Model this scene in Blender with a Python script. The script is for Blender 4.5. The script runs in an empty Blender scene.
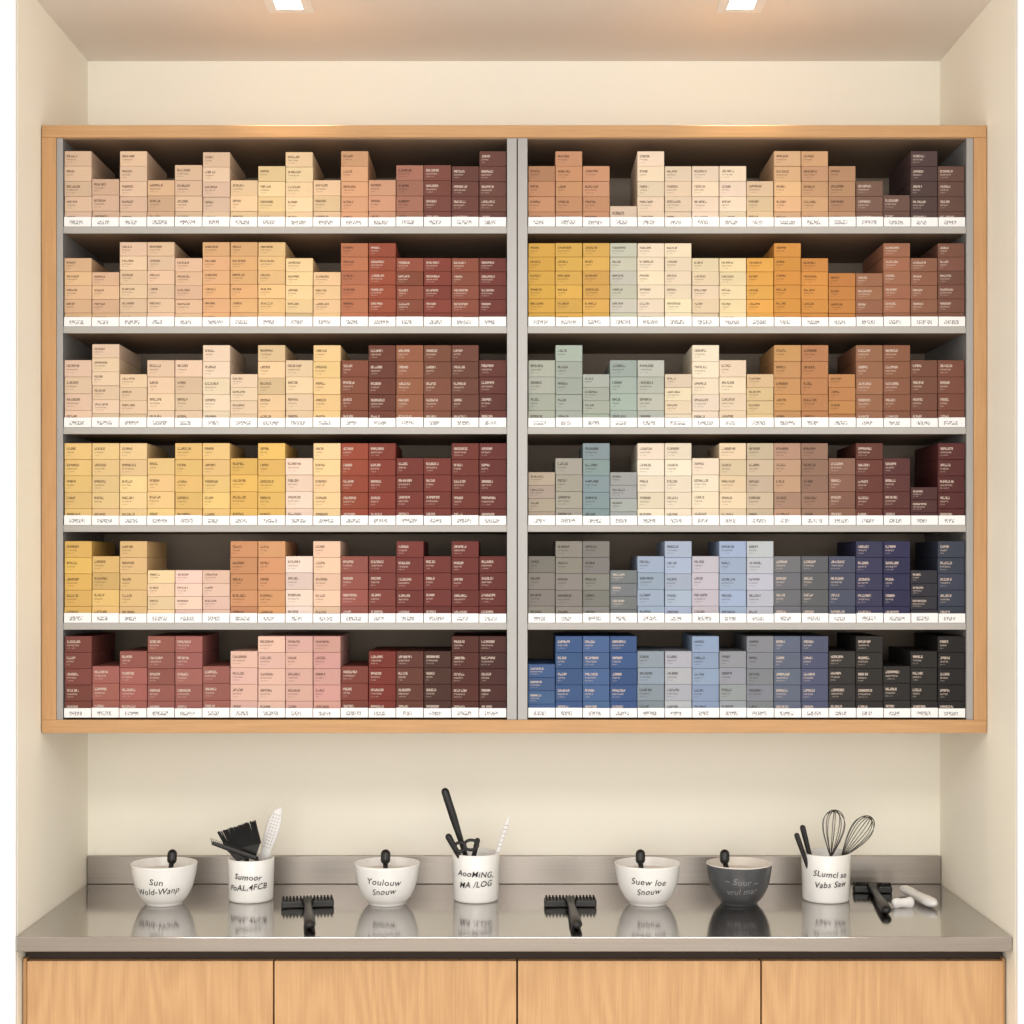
import bpy, bmesh, math, random
from mathutils import Vector, Matrix
random.seed(7)
S=bpy.context.scene
F=1611.0; CZ=1.643; CY=-3.79
def P(px,py,d):
    return Vector(((px-513)*d/F, CY+d, CZ-(py-567)*d/F))
def lin(c):
    c=c/255.0
    return c/12.92 if c<=0.04045 else ((c+0.055)/1.055)**2.4
def C(r,g,b): return (lin(r),lin(g),lin(b),1.0)

# ---------------- materials ----------------
def new_mat(name):
    m=bpy.data.materials.new(name); m.use_nodes=True
    return m,m.node_tree,m.node_tree.nodes['Principled BSDF']
def simple(name,col,rough=0.5,metal=0.0,var=0.04,scale=30,bump=0.0,coat=0.0):
    m,t,b=new_mat(name)
    tc=t.nodes.new('ShaderNodeTexCoord')
    n=t.nodes.new('ShaderNodeTexNoise'); n.inputs['Scale'].default_value=scale; n.inputs['Detail'].default_value=4
    t.links.new(tc.outputs['Object'],n.inputs['Vector'])
    mx=t.nodes.new('ShaderNodeMix'); mx.data_type='RGBA'
    mx.inputs[6].default_value=tuple(c*(1-var) for c in col[:3])+(1,)
    mx.inputs[7].default_value=tuple(min(1,c*(1+var)) for c in col[:3])+(1,)
    t.links.new(n.outputs['Fac'],mx.inputs[0]); t.links.new(mx.outputs[2],b.inputs['Base Color'])
    b.inputs['Roughness'].default_value=rough; b.inputs['Metallic'].default_value=metal
    b.inputs['Coat Weight'].default_value=coat
    if bump>0:
        bp=t.nodes.new('ShaderNodeBump'); bp.inputs['Strength'].default_value=bump; bp.inputs['Distance'].default_value=0.001
        t.links.new(n.outputs['Fac'],bp.inputs['Height']); t.links.new(bp.outputs['Normal'],b.inputs['Normal'])
    return m
def wood(name,axis,c1,c2,cath=False):
    m,t,b=new_mat(name)
    tc=t.nodes.new('ShaderNodeTexCoord'); mp=t.nodes.new('ShaderNodeMapping')
    sc=[110,110,110]; sc[axis]=4.0
    mp.inputs['Scale'].default_value=sc
    t.links.new(tc.outputs['Object'],mp.inputs['Vector'])
    n=t.nodes.new('ShaderNodeTexNoise'); n.inputs['Scale'].default_value=2.0; n.inputs['Detail'].default_value=6; n.inputs['Roughness'].default_value=.6
    t.links.new(mp.outputs['Vector'],n.inputs['Vector'])
    mp2=t.nodes.new('ShaderNodeMapping'); s2=[5,5,5]; s2[axis]=0.9
    mp2.inputs['Scale'].default_value=s2
    t.links.new(tc.outputs['Object'],mp2.inputs['Vector'])
    n2=t.nodes.new('ShaderNodeTexNoise'); n2.inputs['Scale'].default_value=1.3; n2.inputs['Detail'].default_value=1
    t.links.new(mp2.outputs['Vector'],n2.inputs['Vector'])
    mu=t.nodes.new('ShaderNodeMath'); mu.operation='MULTIPLY'; mu.inputs[1].default_value=90
    t.links.new(n2.outputs['Fac'],mu.inputs[0])
    sn=t.nodes.new('ShaderNodeMath'); sn.operation='SINE'; t.links.new(mu.outputs[0],sn.inputs[0])
    ma=t.nodes.new('ShaderNodeMath'); ma.operation='MULTIPLY_ADD'; ma.inputs[1].default_value=0.12 if cath else 0.05
    t.links.new(sn.outputs[0],ma.inputs[0]); t.links.new(n.outputs['Fac'],ma.inputs[2])
    r=t.nodes.new('ShaderNodeValToRGB'); r.color_ramp.elements[0].position=.2; r.color_ramp.elements[1].position=.8
    r.color_ramp.elements[0].color=c1; r.color_ramp.elements[1].color=c2
    t.links.new(ma.outputs[0],r.inputs[0]); t.links.new(r.outputs[0],b.inputs['Base Color'])
    b.inputs['Roughness'].default_value=.5
    return m
M_wall=simple('wall_paint',C(248,245,233),.8,var=.01,scale=6,bump=.05)
M_ceil=simple('ceiling_paint',C(238,233,228),.85,var=.01,scale=5)
M_litfront_bezel=simple('lit_front_and_bezel_white',C(242,244,246),.5,var=.005)  # bezel white; on the wall fronts it paints in the bright light
M_floor=wood('floor_wood',1,C(172,160,146),C(196,184,168))
M_woodH=wood('oak_h',0,C(178,136,92),C(198,155,108))
M_woodV=wood('oak_v',2,C(178,136,92),C(198,155,108))
M_door=wood('oak_door',2,C(190,148,104),C(212,170,124),True)
M_alu=simple('aluminium',C(156,155,155),.4,.3,var=.03,scale=40)
M_alu_l=simple('shelf_white_metal',C(166,164,162),.45,.1,var=.02)
M_back=simple('cabinet_back',C(168,152,136),.7,var=.05)
M_shelfdark=simple('shelf_laminate',C(140,118,98),.6,var=.05)
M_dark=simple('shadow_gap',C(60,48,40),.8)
M_white=simple('white_ceramic',C(242,242,241),.22,var=.01,coat=.4)
M_cream=simple('tint_cream',C(232,227,220),.4,var=.02)
M_grey=simple('grey_ceramic',C(72,74,78),.3,var=.25,scale=60,coat=.2)
M_black=simple('black_plastic',C(18,18,20),.38,var=.1)
M_brist=simple('bristles',C(14,14,15),.7,var=.3,scale=300)
M_ink=simple('marker_ink',C(30,28,28),.6)
M_ink2=simple('marker_ink_faint',C(128,130,134),.6)
M_hole=simple('vent_grey',C(165,165,168),.6)
M_wplast=simple('white_plastic',C(238,238,239),.35,var=.01)
M_chrome=simple('chrome',C(110,108,106),.22,1.0,var=.02)

def steel(name,lo,hi,r0,r1):
    m,t,b=new_mat(name)
    tc=t.nodes.new('ShaderNodeTexCoord'); mp=t.nodes.new('ShaderNodeMapping'); mp.inputs['Scale'].default_value=(2,160,160)
    t.links.new(tc.outputs['Object'],mp.inputs['Vector'])
    n=t.nodes.new('ShaderNodeTexNoise'); n.inputs['Scale'].default_value=1.5; n.inputs['Detail'].default_value=3
    t.links.new(mp.outputs['Vector'],n.inputs['Vector'])
    mr=t.nodes.new('ShaderNodeMapRange'); mr.inputs[3].default_value=r0; mr.inputs[4].default_value=r1
    t.links.new(n.outputs['Fac'],mr.inputs[0]); t.links.new(mr.outputs[0],b.inputs['Roughness'])
    r=t.nodes.new('ShaderNodeValToRGB'); r.color_ramp.elements[0].color=lo; r.color_ramp.elements[1].color=hi
    t.links.new(n.outputs['Fac'],r.inputs[0]); t.links.new(r.outputs[0],b.inputs['Base Color'])
    b.inputs['Metallic'].default_value=1.0
    return m
M_steel=steel('brushed_steel',C(174,170,167),C(192,188,185),.08,.15)
M_steel2=steel('brushed_steel_splash',C(150,144,138),C(170,163,157),.32,.44)
def emis(name,col,st):
    m,t,b=new_mat(name); b.inputs['Emission Color'].default_value=col; b.inputs['Emission Strength'].default_value=st; return m
M_led=emis('led',(1,.96,.88,1),5)

def printed(name,label=False):
    m,t,b=new_mat(name)
    L=t.links.new; N=t.nodes.new
    uv=N('ShaderNodeUVMap'); uv.uv_map='UVMap'
    sep=N('ShaderNodeSeparateXYZ'); L(uv.outputs[0],sep.inputs[0])
    def mth(op,a,bv=None,c=None):
        n=N('ShaderNodeMath'); n.operation=op
        for i,v in enumerate((a,bv,c)):
            if v is None: continue
            if isinstance(v,(int,float)): n.inputs[i].default_value=v
            else: L(v,n.inputs[i])
        return n.outputs[0]
    fu=mth('FRACT',sep.outputs[0]); fv=mth('FRACT',sep.outputs[1])
    cu=mth('FLOOR',sep.outputs[0])
    cv=mth('FLOOR',sep.outputs[1])
    wn=N('ShaderNodeTexWhiteNoise'); wn.noise_dimensions='2D'
    cb=N('ShaderNodeCombineXYZ'); L(cu,cb.inputs[0]); L(cv,cb.inputs[1]); L(cb.outputs[0],wn.inputs['Vector'])
    rnd=wn.outputs['Value']
    def line(v0,v1,u0,ulen,seed,fx,fy,th):
        a=mth('GREATER_THAN',fv,v0); bb=mth('LESS_THAN',fv,v1)
        c=mth('GREATER_THAN',fu,u0)
        e=mth('MULTIPLY_ADD',rnd,0.22,u0+ulen); d=mth('LESS_THAN',fu,e)
        mk=mth('MULTIPLY',mth('MULTIPLY',a,bb),mth('MULTIPLY',c,d))
        cc=N('ShaderNodeCombineXYZ')
        L(mth('MULTIPLY',sep.outputs[0],fx),cc.inputs[0]); L(mth('MULTIPLY',sep.outputs[1],fy),cc.inputs[1]); cc.inputs[2].default_value=seed
        n=N('ShaderNodeTexNoise'); n.inputs['Scale'].default_value=1; n.inputs['Detail'].default_value=1
        L(cc.outputs[0],n.inputs['Vector'])
        return mth('MULTIPLY',mk,mth('GREATER_THAN',n.outputs['Fac'],th))
    if label:
        tot=mth('MULTIPLY',line(.22,.64,.2,.36,3,20,5,.49),0.7)
    else:
        t1=line(.58,.74,.08,.30,1,20,8,.43)
        t2=mth('MULTIPLY',line(.38,.48,.08,.24,2,34,9,.44),.65)
        t3=mth('MULTIPLY',line(.22,.29,.08,.12,5,34,9,.46),.45)
        tot=mth('MAXIMUM',t1,mth('MAXIMUM',t2,t3))
        tot=mth('MULTIPLY',tot,.7)
    mx=N('ShaderNodeMix'); mx.data_type='RGBA'; L(tot,mx.inputs[0])
    if label:
        mx.inputs[6].default_value=C(234,236,240); mx.inputs[7].default_value=C(80,80,85)
    else:
        a1=N('ShaderNodeAttribute'); a1.attribute_name='Col'; a2=N('ShaderNodeAttribute'); a2.attribute_name='Txt'
        L(a1.outputs['Color'],mx.inputs[6]); L(a2.outputs['Color'],mx.inputs[7])
    L(mx.outputs[2],b.inputs['Base Color']); b.inputs['Roughness'].default_value=.55
    b.inputs['Specular IOR Level'].default_value=.2
    return m
M_box=printed('printed_carton'); M_label=printed('price_label',True)

# ---------------- mesh helpers ----------------
def fin(bm,name,mat,parent=None,smooth=False,loc=None,bevel=0,recalc=True):
    if recalc: bmesh.ops.recalc_face_normals(bm,faces=bm.faces[:])
    me=bpy.data.meshes.new(name); bm.to_mesh(me); bm.free()
    mats=mat if isinstance(mat,list) else [mat]
    for k in mats: me.materials.append(k)
    if smooth:
        for p in me.polygons: p.use_smooth=True
    o=bpy.data.objects.new(name,me); S.collection.objects.link(o)
    if loc is not None: o.location=loc
    if parent: o.parent=parent
    if bevel:
        b=o.modifiers.new('b','BEVEL'); b.width=bevel; b.segments=2; b.limit_method='ANGLE'
    return o
def empty(name,loc=(0,0,0)):
    e=bpy.data.objects.new(name,None); S.collection.objects.link(e); e.location=loc; e.empty_display_size=.05; return e
def abox(bm,x0,x1,y0,y1,z0,z1,mi=0,M=None):
    vs=[bm.verts.new((x,y,z)) for z in (z0,z1) for y in (y0,y1) for x in (x0,x1)]
    if M is not None:
        for v in vs: v.co=M@v.co
    fs=[]
    for q in ((0,2,3,1),(4,5,7,6),(0,1,5,4),(2,6,7,3),(0,4,6,2),(1,3,7,5)):
        f=bm.faces.new([vs[i] for i in q]); f.material_index=mi; fs.append(f)
    return fs
def box(name,x0,x1,y0,y1,z0,z1,mat,parent=None,bevel=0):
    bm=bmesh.new(); abox(bm,x0,x1,y0,y1,z0,z1); return fin(bm,name,mat,parent,bevel=bevel)
def lathe(bm,prof,seg=64,mi=0,c=(0,0,0)):
    rings=[]
    for r,z in prof:
        if r<1e-6: rings.append([bm.verts.new((c[0],c[1],c[2]+z))])
        else: rings.append([bm.verts.new((c[0]+r*math.cos(2*math.pi*i/seg),c[1]+r*math.sin(2*math.pi*i/seg),c[2]+z)) for i in range(seg)])
    for a,b in zip(rings,rings[1:]):
        for i in range(seg):
            j=(i+1)%seg
            if len(a)==1 and len(b)==1: continue
            if len(a)==1: f=bm.faces.new((a[0],b[i],b[j]))
            elif len(b)==1: f=bm.faces.new((a[i],a[j],b[0]))
            else: f=bm.faces.new((a[i],a[j],b[j],b[i]))
            f.material_index=mi
def tube(bm,pts,rads,seg=10,mi=0,flat=1.0,closed=False):
    pts=[Vector(p) for p in pts]; n=len(pts)
    if not isinstance(rads,(list,tuple)): rads=[rads]*n
    rings=[]; ref=None
    for i,p in enumerate(pts):
        if closed: tdir=pts[(i+1)%n]-pts[i-1]
        else: tdir=pts[min(i+1,n-1)]-pts[max(i-1,0)]
        tdir.normalize()
        if ref is None:
            up=Vector((0,1,0)) if abs(tdir.y)<.9 else Vector((0,0,1))
            ref=up-tdir*up.dot(tdir)
        else: ref=ref-tdir*ref.dot(tdir)
        ref.normalize(); s=tdir.cross(ref)
        rings.append([bm.verts.new(p+(ref*math.sin(a)*flat+s*math.cos(a))*rads[i]) for a in [2*math.pi*k/seg for k in range(seg)]])
    m=n if closed else n-1
    for i in range(m):
        a=rings[i]; b=rings[(i+1)%n]
        for k in range(seg):
            f=bm.faces.new((a[k],a[(k+1)%seg],b[(k+1)%seg],b[k])); f.material_index=mi
    if not closed:
        f=bm.faces.new(rings[0]); f.material_index=mi
        f=bm.faces.new(rings[-1]); f.material_index=mi
def capsule_pts(a,b,r0,r1,n=5):
    a=Vector(a);b=Vector(b);d=(b-a);l=d.length;d.normalize()
    pts=[];rs=[]
    for i in range(n+1):
        t=i/n*math.pi/2; pts.append(a-d*r0*math.cos(t)+d*r0); rs.append(max(r0*math.sin(t),r0*.08))
    for i in range(1,4):
        t=i/4; pts.append(a+d*(r0+(l-r0-r1)*t)); rs.append(r0+(r1-r0)*t)
    for i in range(n+1):
        t=i/n*math.pi/2; pts.append(b-d*r1+d*r1*math.sin(t)); rs.append(max(r1*math.cos(t),r1*.08))
    return pts,rs

# ---------------- room ----------------
CEIL=2.833
XR=1.0045
box('floor',-3,3,-6.5,0.0,-.1,0,M_floor)
box('ceiling',-3,3,-6.5,0.0,CEIL,CEIL+.1,M_ceil)
box('wall_back',-1.4,1.4,0,.1,0,CEIL,M_wall)
box('wall_left',-1.4,-1.0,-.538,0,0,CEIL,M_wall)
box('wall_right',XR,1.4,-.57,0,0,CEIL,M_wall)
box('lit_wall_front_1',-1.4,-1.0005,-.55,-.538,0,CEIL,M_litfront_bezel)  # thin white slab: same wall paint, its strong front light put into the colour
box('lit_wall_front_2',XR+.0005,1.4,-.582,-.57,0,CEIL,M_litfront_bezel)  # right wall front, likewise whitened to look brightly lit

# downlights
for i,px in enumerate((289,741)):
    x=(px-513)*3.41/F; y=CY+3.400
    e=empty('recessed_downlight',(x,y,CEIL))
    bm=bmesh.new(); o=.048; n=.028; t=.004
    abox(bm,-o,o,-o,-n,-t,0);abox(bm,-o,o,n,o,-t,0);abox(bm,-o,-n,-n,n,-t,0);abox(bm,n,o,-n,n,-t,0)
    fin(bm,'bezel',M_litfront_bezel,e)
    bm=bmesh.new(); abox(bm,-n,n,-n,n,-.0025,-.0005); fin(bm,'lamp_panel',M_led,e)
    L=bpy.data.lights.new('downlight_spot','SPOT'); L.energy=24; L.color=(1,.78,.5); L.spot_size=math.radians(62); L.spot_blend=1; L.shadow_soft_size=.025
    lo=bpy.data.objects.new('spot',L); S.collection.objects.link(lo); lo.parent=e; lo.location=(0,0,-.012)

# ---------------- shelf unit ----------------
DC=3.41; YF=CY+DC          # cabinet front
def X(px,d=DC): return (px-513)*d/F
def Z(py,d=DC): return CZ-(py-567)*d/F
unit=empty('wall_shelf_unit',(0,0,0))
xl,xr=-.998,1.003
zt,zb=Z(125),Z(733); zti,zbi=Z(137.5),Z(720)
YB=-.03
box('top_panel',xl,xr,YF,-.001,zti,zt,M_woodH,unit,.002)
box('bottom_panel',xl,xr,YF,-.001,zb,zbi,M_woodH,unit,.001)
box('side_1',xl,X(56),YF,-.001,zbi,zti,M_woodV,unit,.001)
box('side_2',X(974),xr,YF,-.001,zbi,zti,M_woodV,unit,.001)
box('back_panel',X(56),X(974),YB,-.001,zbi,zti,M_back,unit)
box('top_lining',X(62.3),X(967),YF+.006,YB,zti-.002,zti,M_shelfdark,unit)
for i,(a,b) in enumerate(((56,62.3),(507,516.8),(517.8,527.5),(967,974))):
    box('upright_%d'%(i+1),X(a),X(b),YF+.004,YB,zbi,zti,M_alu,unit,.0008)
box('upright_core',X(516.8),X(517.8),YF+.008,YB,zbi,zti,M_dark,unit)
bases=[226,326,427,525,623,718]
bays=[(62.8,506.6),(528,966.5)]
for r,by in enumerate(bases[:-1]):
    for a,b in bays:
        x0,x1=X(a-.4),X(b+.4)
        box('shelf',x0,x1,YF+.012,YB,Z(by+6),Z(by),M_shelfdark,unit)
        box('shelf_lip',x0,x1,YF+.006,YF+.012,Z(by+6.8),Z(by),M_alu_l,unit,.0006)
# labels
bm=bmesh.new(); uvl=bm.loops.layers.uv.new('UVMap'); k=0
for r,by in enumerate(bases):
    for a,b in bays:
        w=(b-a)/16
        for c in range(16):
            k+=1
            x0=X(a+c*w+.35);x1=X(a+(c+1)*w-.35)
            z0=Z(by-.2); z1=Z(by-9.6+random.uniform(-.4,.4))
            y=YF+.0065+random.uniform(0,.0006)
            fs=abox(bm,x0,x1,y,y+.0008,z0,z1)
            for f in fs:
                for l in f.loops: l[uvl].uv=(k*3+.02,r*3+.02)
            f=fs[2]
            for l,uvc in zip(f.loops,((0,0),(1,0),(1,1),(0,1))):
                l[uvl].uv=(k*3+.001+uvc[0]*.998,r*3+.001+uvc[1]*.998)
fin(bm,'label_tags',M_label,unit,recalc=False)

# ---------------- boxes ----------------
D={}
D[0,0]=[(151,222,190,165),(179,220,186,160),(151,226,192,164),(180,222,182,148),(165,226,192,162),(152,228,196,170),(180,238,206,160),(166,242,212,160),(152,245,216,172),(180,232,198,160),(151,222,168,128),(180,214,158,128),(165,168,114,94),(165,124,72,62),(166,112,68,60),(151,112,70,62)]
D[0,1]=[(166,198,144,108),(151,200,146,108),(166,204,150,114),(206,228,206,182),(151,236,216,190),(166,236,214,186),(166,238,218,192),(166,240,220,196),(181,226,198,160),(151,228,184,140),(151,206,160,120),(166,190,146,112),(181,128,96,82),(195,112,82,76),(151,84,64,64),(166,106,76,68)]
D[1,0]=[(258,230,188,150),(272,226,186,150),(242,234,202,170),(242,232,198,166),(258,228,190,158),(242,228,176,128),(242,224,174,120),(242,240,198,140),(258,242,208,158),(272,236,200,150),(243,186,114,82),(243,156,76,54),(258,148,80,60),(258,138,64,52),(258,140,76,60),(258,114,54,48)]
D[1,1]=[(243,218,170,72),(243,222,174,80),(243,218,170,84),(243,200,200,184),(243,240,226,198),(243,236,220,190),(258,236,216,184),(258,242,220,176),(258,232,170,78),(243,222,152,66),(258,216,146,68),(273,202,132,66),(273,160,108,80),(243,164,108,82),(258,148,98,76),(243,128,84,70)]
D[2,0]=[(360,236,206,180),(344,234,206,178),(374,232,202,172),(360,234,206,176),(360,232,204,174),(345,238,216,190),(374,234,208,178),(345,240,206,160),(360,236,208,172),(345,240,204,144),(360,134,76,56),(345,112,60,48),(345,158,98,72),(345,128,78,60),(345,110,66,54),(360,102,54,48)]
D[2,1]=[(360,172,178,166),(345,164,176,168),(374,166,176,166),(360,160,176,172),(360,186,192,182),(374,230,214,188),(345,242,226,202),(360,236,216,186),(374,226,196,152),(345,206,154,98),(345,188,130,84),(374,190,132,80),(345,158,108,80),(345,142,92,68),(360,122,78,62),(360,126,76,62)]
D[3,0]=[(443,238,200,128),(443,238,204,146),(443,240,208,152),(458,238,202,138),(443,236,194,118),(443,238,200,130),(458,232,186,98),(443,234,190,102),(458,246,218,196),(443,242,206,154),(443,156,72,50),(443,136,58,46),(458,122,54,46),(458,120,54,46),(443,114,52,44),(443,108,48,44)]
D[3,1]=[(472,176,162,146),(458,164,160,150),(443,130,150,156),(472,164,170,172),(443,242,228,208),(443,240,226,204),(458,236,220,196),(443,236,212,178),(443,206,186,162),(443,190,152,126),(443,152,118,98),(458,140,98,82),(443,106,58,50),(458,96,52,50),(487,82,48,48),(443,92,44,44)]
D[4,0]=[(541,230,188,102),(556,234,194,124),(541,234,196,136),(570,240,210,168),(570,240,206,190),(570,238,202,182),(541,206,144,102),(541,216,156,110),(556,246,222,212),(541,240,202,176),(556,154,84,76),(556,128,62,56),(541,120,54,50),(556,116,52,48),(541,110,48,44),(556,106,46,42)]
D[4,1]=[(556,130,126,120),(541,136,132,126),(541,130,130,126),(570,118,124,130),(556,152,170,198),(541,164,180,206),(556,190,186,200),(541,160,180,212),(541,186,192,206),(556,110,112,120),(556,96,98,106),(556,76,82,106),(541,56,56,88),(541,46,46,82),(570,50,50,60),(541,60,66,86)]
D[5,0]=[(636,128,70,62),(666,162,96,88),(651,166,96,88),(636,148,88,80),(636,162,98,92),(666,156,94,86),(651,234,190,176),(636,234,194,178),(636,226,178,168),(636,216,162,152),(666,128,64,54),(651,126,50,42),(651,102,58,48),(651,76,48,40),(636,86,44,38),(636,80,44,40)]
D[5,1]=[(664,66,96,146),(636,60,90,142),(636,72,102,152),(636,58,86,140),(651,140,156,172),(651,176,182,192),(636,140,160,196),(651,150,156,166),(636,130,136,146),(636,96,106,130),(636,80,86,116),(651,52,50,50),(636,46,43,43),(666,44,42,42),(651,42,40,40),(636,36,34,36)]
bm=bmesh.new(); uvl=bm.loops.layers.uv.new('UVMap')
cl=bm.loops.layers.float_color.new('Col'); tl=bm.loops.layers.float_color.new('Txt')
DB=DC+.012; k=0
for (r,s),cols in D.items():
    a,b=bays[s]; w=(b-a)/16
    ra,rb=X(a),X(b)
    wm=(rb-ra)/16
    base=Z(bases[r])+.0003
    for c,(top,cr,cg,cb) in enumerate(cols):
        m_=(cr+cg+cb)/3; cr,cg,cb=[q*.92+m_*.08 for q in (cr,cg,cb)]
        H=Z(top,DB)-base; n=max(1,round((bases[r]-top)/15.0)); h=H/n
        dep=.20+random.uniform(-.004,.004)
        for i in range(n):
            k+=1
            jx=random.uniform(-.00035,.00035); jy=random.uniform(0,.0025)
            f_=random.uniform(.96,1.04)
            if random.random()<.05: f_*=.93
            col=[cr*f_,cg*f_*random.uniform(.985,1.015),cb*f_*random.uniform(.98,1.02)]
            col=[min(238,q*.915) for q in col]
            lum=(.3*cr+.6*cg+.1*cb)
            tx=(cr*.42,cg*.38,cb*.36) if lum>125 else (195,180,170)
            fs=abox(bm,ra+c*wm+.0007+jx,ra+(c+1)*wm-.0007+jx,YF+.010+jy,YF+.010+jy+dep,base+i*h,base+(i+1)*h-.0004)
            cc=C(*col); tt=C(*tx)
            for f in fs:
                for l in f.loops: l[uvl].uv=(k*2+.01,r*2+.01); l[cl]=cc; l[tl]=tt
            for l,u in zip(fs[2].loops,((0,0),(1,0),(1,1),(0,1))):
                l[uvl].uv=(k*2+.001+u[0]*.998,i*2+.001+u[1]*.998)
o=fin(bm,'hair_color_boxes',M_box,recalc=False)
bv=o.modifiers.new('b','BEVEL'); bv.width=.0007; bv.segments=1; bv.limit_method='ANGLE'

# ---------------- counter ----------------
yf=CY+3.235
box('steel_countertop',-.998,1.003,yf,-.001,.87,.90,M_steel,None,.002)
box('steel_backsplash',-.998,1.003,-.016,-.001,.9002,.9655,M_steel2,None,.0015)
cab=empty('base_cabinet',(0,0,0))
yd=CY+3.275
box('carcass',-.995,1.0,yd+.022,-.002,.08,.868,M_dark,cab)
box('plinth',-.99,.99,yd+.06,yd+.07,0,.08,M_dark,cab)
box('end_panel_1',-.997,X(26,3.275),yd+.004,yd+.021,.0805,.846,M_woodV,cab)
box('end_panel_2',X(1003,3.275),1.001,yd+.004,yd+.021,.0805,.846,M_woodV,cab)
for i,(a,b) in enumerate(((27,272.8),(274.5,516.2),(518,760.3),(762,1003))):
    box('cabinet_door_%d'%(i+1),X(a,3.275),X(b,3.275),yd,yd+.02,.085,Z(961,3.275),M_door,cab,.001)

# ---------------- text helper ----------------
def wrap_text(lines,size,rfun,zc,parent,mat,ang0=0.0,sp=1.1,name='lettering'):
    bm=bmesh.new()
    for i,tx in enumerate(lines):
        cu=bpy.data.curves.new('t','FONT'); cu.body=tx; cu.size=size; cu.align_x='CENTER'; cu.shear=.22; cu.offset=size*.006; cu.resolution_u=3; cu.space_character=1.08
        ob=bpy.data.objects.new('t',cu); S.collection.objects.link(ob)
        dg=bpy.context.evaluated_depsgraph_get(); me=bpy.data.meshes.new_from_object(ob.evaluated_get(dg))
        b2=bmesh.new(); b2.from_mesh(me)
        for v in b2.verts:
            u=v.co.x; z=zc+v.co.y-i*size*sp+(u*.06*(1 if i else -1))+.0005*math.sin(u*380+i)
            R=rfun(zc)
            th=u/R+ang0; rr=rfun(z)+.0006
            v.co=Vector((rr*math.sin(th),-rr*math.cos(th),z))
        tmp=bpy.data.meshes.new('x'); b2.to_mesh(tmp); b2.free(); bm.from_mesh(tmp)
        bpy.data.objects.remove(ob); bpy.data.meshes.remove(tmp); bpy.data.meshes.remove(me)
    return fin(bm,name,mat,parent,recalc=False)
def rf(prof):
    def f(z):
        for (r0,z0),(r1,z1) in zip(prof,prof[1:]):
            if z0<=z<=z1: return r0+(r1-r0)*(z-z0)/max(1e-9,z1-z0)
        return prof[-1][0]
    return f
def smoothprof(ctrl,n=5):
    out=[]
    for i in range(len(ctrl)-1):
        p0=ctrl[max(i-1,0)];p1=ctrl[i];p2=ctrl[i+1];p3=ctrl[min(i+2,len(ctrl)-1)]
        for k in range(n):
            t=k/n
            out.append(tuple(.5*((2*p1[j])+(-p0[j]+p2[j])*t+(2*p0[j]-5*p1[j]+4*p2[j]-p3[j])*t*t+(-p0[j]+3*p1[j]-3*p2[j]+p3[j])*t**3) for j in (0,1)))
    out.append(ctrl[-1]); return out
ZC=.9002
# ---------------- bowls ----------------
OUT=smoothprof([(.041,.004),(.052,.016),(.063,.038),(.069,.062),(.0725,.088)])
INN=smoothprof([(.0700,.0875),(.0650,.064),(.058,.042),(.045,.024),(.02,.016)])
def bowl(px,d,lines,grey=False,kx=7,s=1.0):
    c=P(px,567,d); e=empty('tint_mixing_bowl',(c.x,c.y,ZC)); e.scale=(s,s,s)
    bm=bmesh.new()
    lathe(bm,[(0,.002),(.036,.002),(.038,0),(.041,.0)]+OUT)
    lathe(bm,[(.0725,.088),(.0722,.0895),(.0712,.090),(.0702,.0895)]+INN+[(0,.015)],mi=1 if grey else 0)
    bmesh.ops.remove_doubles(bm,verts=bm.verts[:],dist=1e-5)
    fin(bm,'shell',[M_grey,M_cream] if grey else M_white,e,True)
    bm=bmesh.new(); lathe(bm,[(0,.076),(.03,.0755),(.055,.073),(.0662,.0700)]); fin(bm,'tint_cream',M_cream,e,True)
    bm=bmesh.new(); xk=kx*d/F
    tube(bm,[(xk*.4,-.005,.03),(xk*.8,.005,.07),(xk,.010,.090)],[.0045,.005,.006],12)
    pts,rs=capsule_pts((xk,.007,.084),(xk+.001,.012,.117),.0108,.0108); tube(bm,pts,rs,16)
    fin(bm,'brush_knob',M_black,e,True)
    wrap_text(lines,.0195,rf(OUT),.052,e,M_ink2 if grey else M_ink,ang0=-.05)
bowl(164,3.56,['Sun','Wold-Wanp'])
bowl(387,3.56,['Youlouw','Snouw'],kx=-2)
bowl(647.5,3.56,['Suew loe','Snouw'],kx=-7)
bowl(739,3.56,['~ Suur ~','vrul mar'],grey=True,kx=-14)
# ---------------- cups ----------------
def cup(px,d,r,h,lines,name='utensil_cup'):
    c=P(px,567,d); e=empty(name,(c.x,c.y,ZC))
    prof=[(0,.0),(r*.9,0),(r*.94,.002),(r*.955,.006),(r*.985,h*.6),(r,h-.002),(r-.001,h),(r-.003,h),(r-.004,h-.002),(r*.93,h*.4),(r*.88,.008),(0,.006)]
    bm=bmesh.new(); lathe(bm,prof); fin(bm,'cup_body',M_white,e,True)
    wrap_text(lines,.0180,lambda z:r*.997+.0004,h*.56,e,M_ink,sp=1.25)
    return e
cup(251,3.60,.0515,.094,['Sumoor','PoAL,4FCB'])
cup(476,3.60,.0525,.106,['AooMiNG,','MA /LOG'])
cup(826,3.60,.0545,.106,['SLumcl so','Vabs Saw'])
def W(px,py,d=3.60): return P(px,py,d)
ZI=.912
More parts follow.
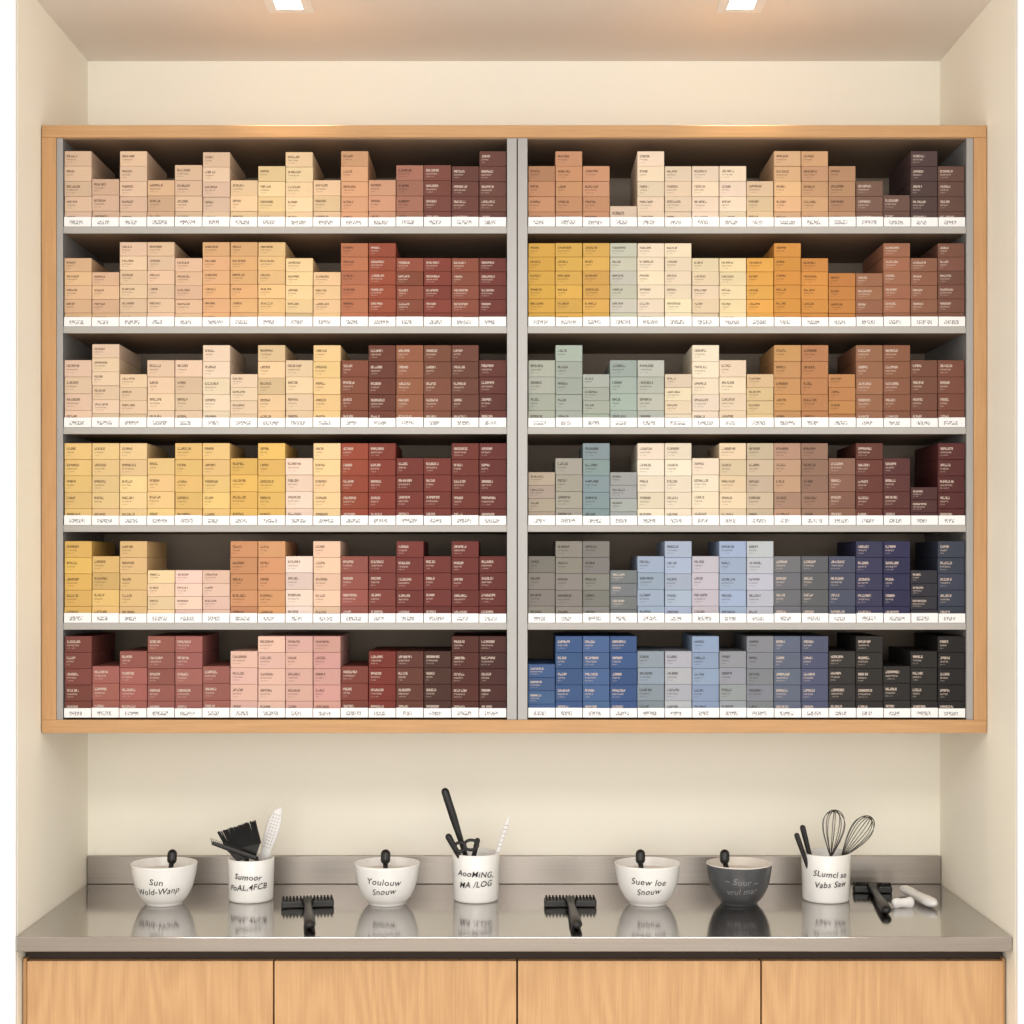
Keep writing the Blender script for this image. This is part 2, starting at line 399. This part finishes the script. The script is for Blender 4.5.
# cup1: wide tint brush + comb
bm=bmesh.new()
base=Vector((W(247,0).x,CY+3.59,ZI))
A0=W(231,856,3.57); A1=W(262,849,3.57)     # ferrule line
B0=W(218,832,3.56); B1=W(255,820,3.56)     # bristle tips line
mid=(A0+A1)/2
tube(bm,[base,mid+Vector((0,0,-.02)),mid],[.004,.005,.009],12)
def slab(p,q,r_,s_,th,mi=0):
    vs=[]
    for y in (-th,th):
        for v in (p,q,r_,s_): vs.append(bm.verts.new(v+Vector((0,y,0))))
    for f in ((0,1,2,3),(7,6,5,4),(0,4,5,1),(1,5,6,2),(2,6,7,3),(3,7,4,0)):
        bm.faces.new([vs[i] for i in f]).material_index=mi
slab(A0.lerp(A1,.2)+Vector((0,0,-.014)),A1.lerp(A0,.2)+Vector((0,0,-.014)),A1.lerp(B1,.22),A0.lerp(B0,.22),.006)
for j in range(3):
    for i in range(34):
        t=i/33; yo=Vector((0,(j-1)*.003,0))
        p=(A0.lerp(B0,.2)).lerp(A1.lerp(B1,.2),t)+yo; q=B0.lerp(B1,t)+yo*1.4+Vector((random.uniform(-.001,.001),0,random.uniform(-.003,.001)))
        tube(bm,[p,q],[.0013,.0009],5,mi=1)
fin(bm,'tint_brush',[M_black,M_brist])
bm=bmesh.new()
q0=W(212,843,3.545); q1=W(256,858,3.555)
tube(bm,[Vector((W(256,0).x,CY+3.575,ZI)),W(258,862,3.565),q1],[.0035,.0035,.005],8)
tube(bm,[q1,q0.lerp(q1,.5),q0],[.0055,.006,.004],10,flat=.6)
for i in range(16):
    p=q0.lerp(q1,i/22.); tube(bm,[p,p+Vector((-.003,0,.011+.001*(i%2)))],[.0011,.0006],5)
fin(bm,'detangling_comb',M_black)
bm=bmesh.new()
p0=Vector((W(260,0).x,CY+3.61,ZI)); p1=W(266,850,3.62); p2=W(272,830,3.62); p3=W(278,812,3.62); p4=W(281,807.5,3.62)
tube(bm,[p0,p1,p1.lerp(p2,.5),p2,p2.lerp(p3,.6),p3,p4],[.006,.011,.0145,.016,.0145,.009,.003],16,flat=.2)
co=fin(bm,'white_comb',[M_wplast],smooth=True)
bm=bmesh.new()
ax=(p3-p1).normalized(); sx=Vector((ax.z,0,-ax.x))
for i in range(11):
    for j in (-1,0,1):
        q=p1.lerp(p3,.08+i*.085)+sx*j*.0065+Vector((0,-.0030+abs(j)*.0005,0))
        bmesh.ops.create_icosphere(bm,subdivisions=1,radius=.0015,matrix=Matrix.Translation(q))
fin(bm,'vent_holes',M_hole,co)
# cup2
bm=bmesh.new()
pts,rs=capsule_pts(W(444,788,3.58),Vector((W(478,0).x,CY+3.60,ZI)),.0085,.004); rs[5:9]=[.0088,.0088,.0062,.005]
tube(bm,pts,rs,14)
fin(bm,'tint_brush',M_black,smooth=True)
bm=bmesh.new()
for (ax_,ay,bx,by,r,d) in ((447,834,470,862,.0075,3.56),(478,838,468,866,.006,3.565)):
    pts,rs=capsule_pts(W(ax_,ay,d),W(bx,by+14,d+.015),r,.004); tube(bm,pts,rs,12)
for (lx,ly,ra,rb) in ((471,845,.015,.011),(460,847,.012,.010)):
    lp=[W(lx,ly,3.562)+Vector((ra*math.cos(t),0,rb*math.sin(t))) for t in [2*math.pi*i/24 for i in range(24)]]
    tube(bm,lp,.0035,8,closed=True)
fin(bm,'hair_scissors',M_black,smooth=True)
bm=bmesh.new()
pb=Vector((W(484,0).x,CY+3.60,ZI)); pt=W(509,817,3.61)
tube(bm,[pb,pb.lerp(pt,.5),pb.lerp(pt,.97),pt],[.0035,.005,.0042,.0012],10,flat=.6)
for i in range(6):
    q=pb.lerp(pt,.62+i*.055)+Vector((0,-.0029,0)); abox(bm,q.x-.003,q.x+.003,q.y-.0004,q.y+.0004,q.z-.0005,q.z+.0005,mi=1)
fin(bm,'tail_comb',[M_wplast,M_ink2])
# cup3 : whisks
def whisk(top,neck,bot,R,name='whisk'):
    top=Vector(top);neck=Vector(neck);bot=Vector(bot)
    e=bmesh.new(); ax=(top-neck); L=ax.length; ax.normalize()
    s=ax.cross(Vector((0,1,0))).normalized(); q=ax.cross(s).normalized()
    for k in range(5):
        a=math.pi*k/5+.2; dr=s*math.cos(a)+q*math.sin(a); pts=[]
        n=36
        for i in range(n+1):
            t=i/n*2*math.pi
            h=(1-math.cos(t))/2
            w=math.sin(t)*(0.22+.78*h)*1.15
            pts.append(neck+ax*L*h*(1-.01*k)+dr*w*R)
        tube(e,pts,.00105,6)
    tube(e,[bot,neck.lerp(bot,.02),neck+ax*.004],[.0042,.0045,.003],12)
    return fin(e,name,M_chrome,smooth=True)
whisk(W(835,810,3.6),W(831,856,3.6),Vector((W(822,0).x,CY+3.6,ZI)),.031)
whisk(W(871,817,3.59),W(842,857,3.6),Vector((W(816,0).x,CY+3.6,ZI)),.029)
bm=bmesh.new()
for (ax_,ay,bx,by,r,d) in ((802,825,812,862,.0065,3.58),(796,833,810,866,.006,3.57)):
    pts,rs=capsule_pts(W(ax_,ay,d),W(bx+4,by+18,d+.01),r,.004); tube(bm,pts,rs,12)
fin(bm,'hair_clip',M_black,smooth=True)

# ---------------- flat brushes ----------------
def tbrush(px,py,hx,hy,name='wide_hair_brush',s=1.0):
    def on(px,py,z=.9):
        d=(CZ-z)*F/(py-567); return Vector(((px-513)*d/F,CY+d,z))
    c=on(px,py); h=on(hx,hy); ang=math.atan2(h.x-c.x,-(h.y-c.y))
    L=(h-c).length
    e=empty(name,(c.x,c.y,ZC+.0002)); e.rotation_euler=(0,0,ang)
    bm=bmesh.new()
    abox(bm,-.057*s,.057*s,-.024*s,.012*s,.0,.016)
    fin(bm,'head',M_black,e,bevel=.003)
    bm=bmesh.new()
    for j in range(4):
        for i in range(15):
            x=(-.052+i*.104/14)*s; y=(-.019+j*.009)*s
            lathe(bm,[(.0023,.015),(.0019,.019),(.0022,.0205),(0,.0215)],6,c=(x+random.uniform(-.0004,.0004),y,0))
    fin(bm,'bristles',M_brist,e)
    bm=bmesh.new()
    tube(bm,[(0,-.018*s,.0125),(0,-.035,.0105),(0,-.07,.0105),(0,-L*.7,.0105),(0,-L*.95,.0105),(0,-L,.0105)],[.015,.0095,.0085,.012,.012,.007],14,flat=.8)
    fin(bm,'handle',M_black,e,True)
tbrush(307.5,906,310,931)
tbrush(570,905.5,577,931)
tbrush(872,892,887,916,s=.76)
bm=bmesh.new()
def on(px,py,z=.9):
    d=(CZ-z)*F/(py-567); return Vector(((px-513)*d/F,CY+d,z))
for a,b,q in (((892,908),(914,907),.0125),((902,893),(935,910),.0155)):
    pa=on(*a); pb=on(*b); pa.z=pb.z=.9008+q*.75; d=(pb-pa)
    pts=[pa+d*t for t in (0,.03,.1,.2,.4,.6,.74,.88,.97,1)]
    tube(bm,pts,[q*k for k in (.2,.6,.85,.9,.8,.85,1,.98,.6,.2)],14,flat=.7)
fin(bm,'white_hair_clips',M_wplast,smooth=True)

# ---------------- lights, world, camera ----------------
w=bpy.data.worlds.new('World'); S.world=w; w.use_nodes=True
bg=w.node_tree.nodes['Background']; bg.inputs[0].default_value=(1.0,.975,.925,1); bg.inputs[1].default_value=1.46
def area(name,loc,rot,sx,sy,e,col=(1,.965,.9)):
    L=bpy.data.lights.new(name,'AREA'); L.shape='RECTANGLE'; L.size=sx; L.size_y=sy; L.energy=e; L.color=col
    o=bpy.data.objects.new(name,L); S.collection.objects.link(o); o.location=loc; o.rotation_euler=rot; return o
area('overhead_fill',(0,-3.0,2.8),(math.radians(35),0,0),2.6,.8,40)  # added soft fill above the view, not a known ceiling fixture
area('front_fill',(0,-6.3,1.5),(math.radians(90),0,0),4.0,2.4,68)  # added front fill behind the camera, no actual window there
cam=bpy.data.cameras.new('cam'); co=bpy.data.objects.new('camera',cam); S.collection.objects.link(co)
co.location=(0,CY,CZ); co.rotation_euler=(math.pi/2,0,0)
cam.sensor_width=36; cam.lens=F/1024*36; cam.shift_x=-1/1024; cam.shift_y=55/1024; cam.clip_start=.05
S.camera=co
S.view_settings.view_transform='Standard'; S.view_settings.look='None'
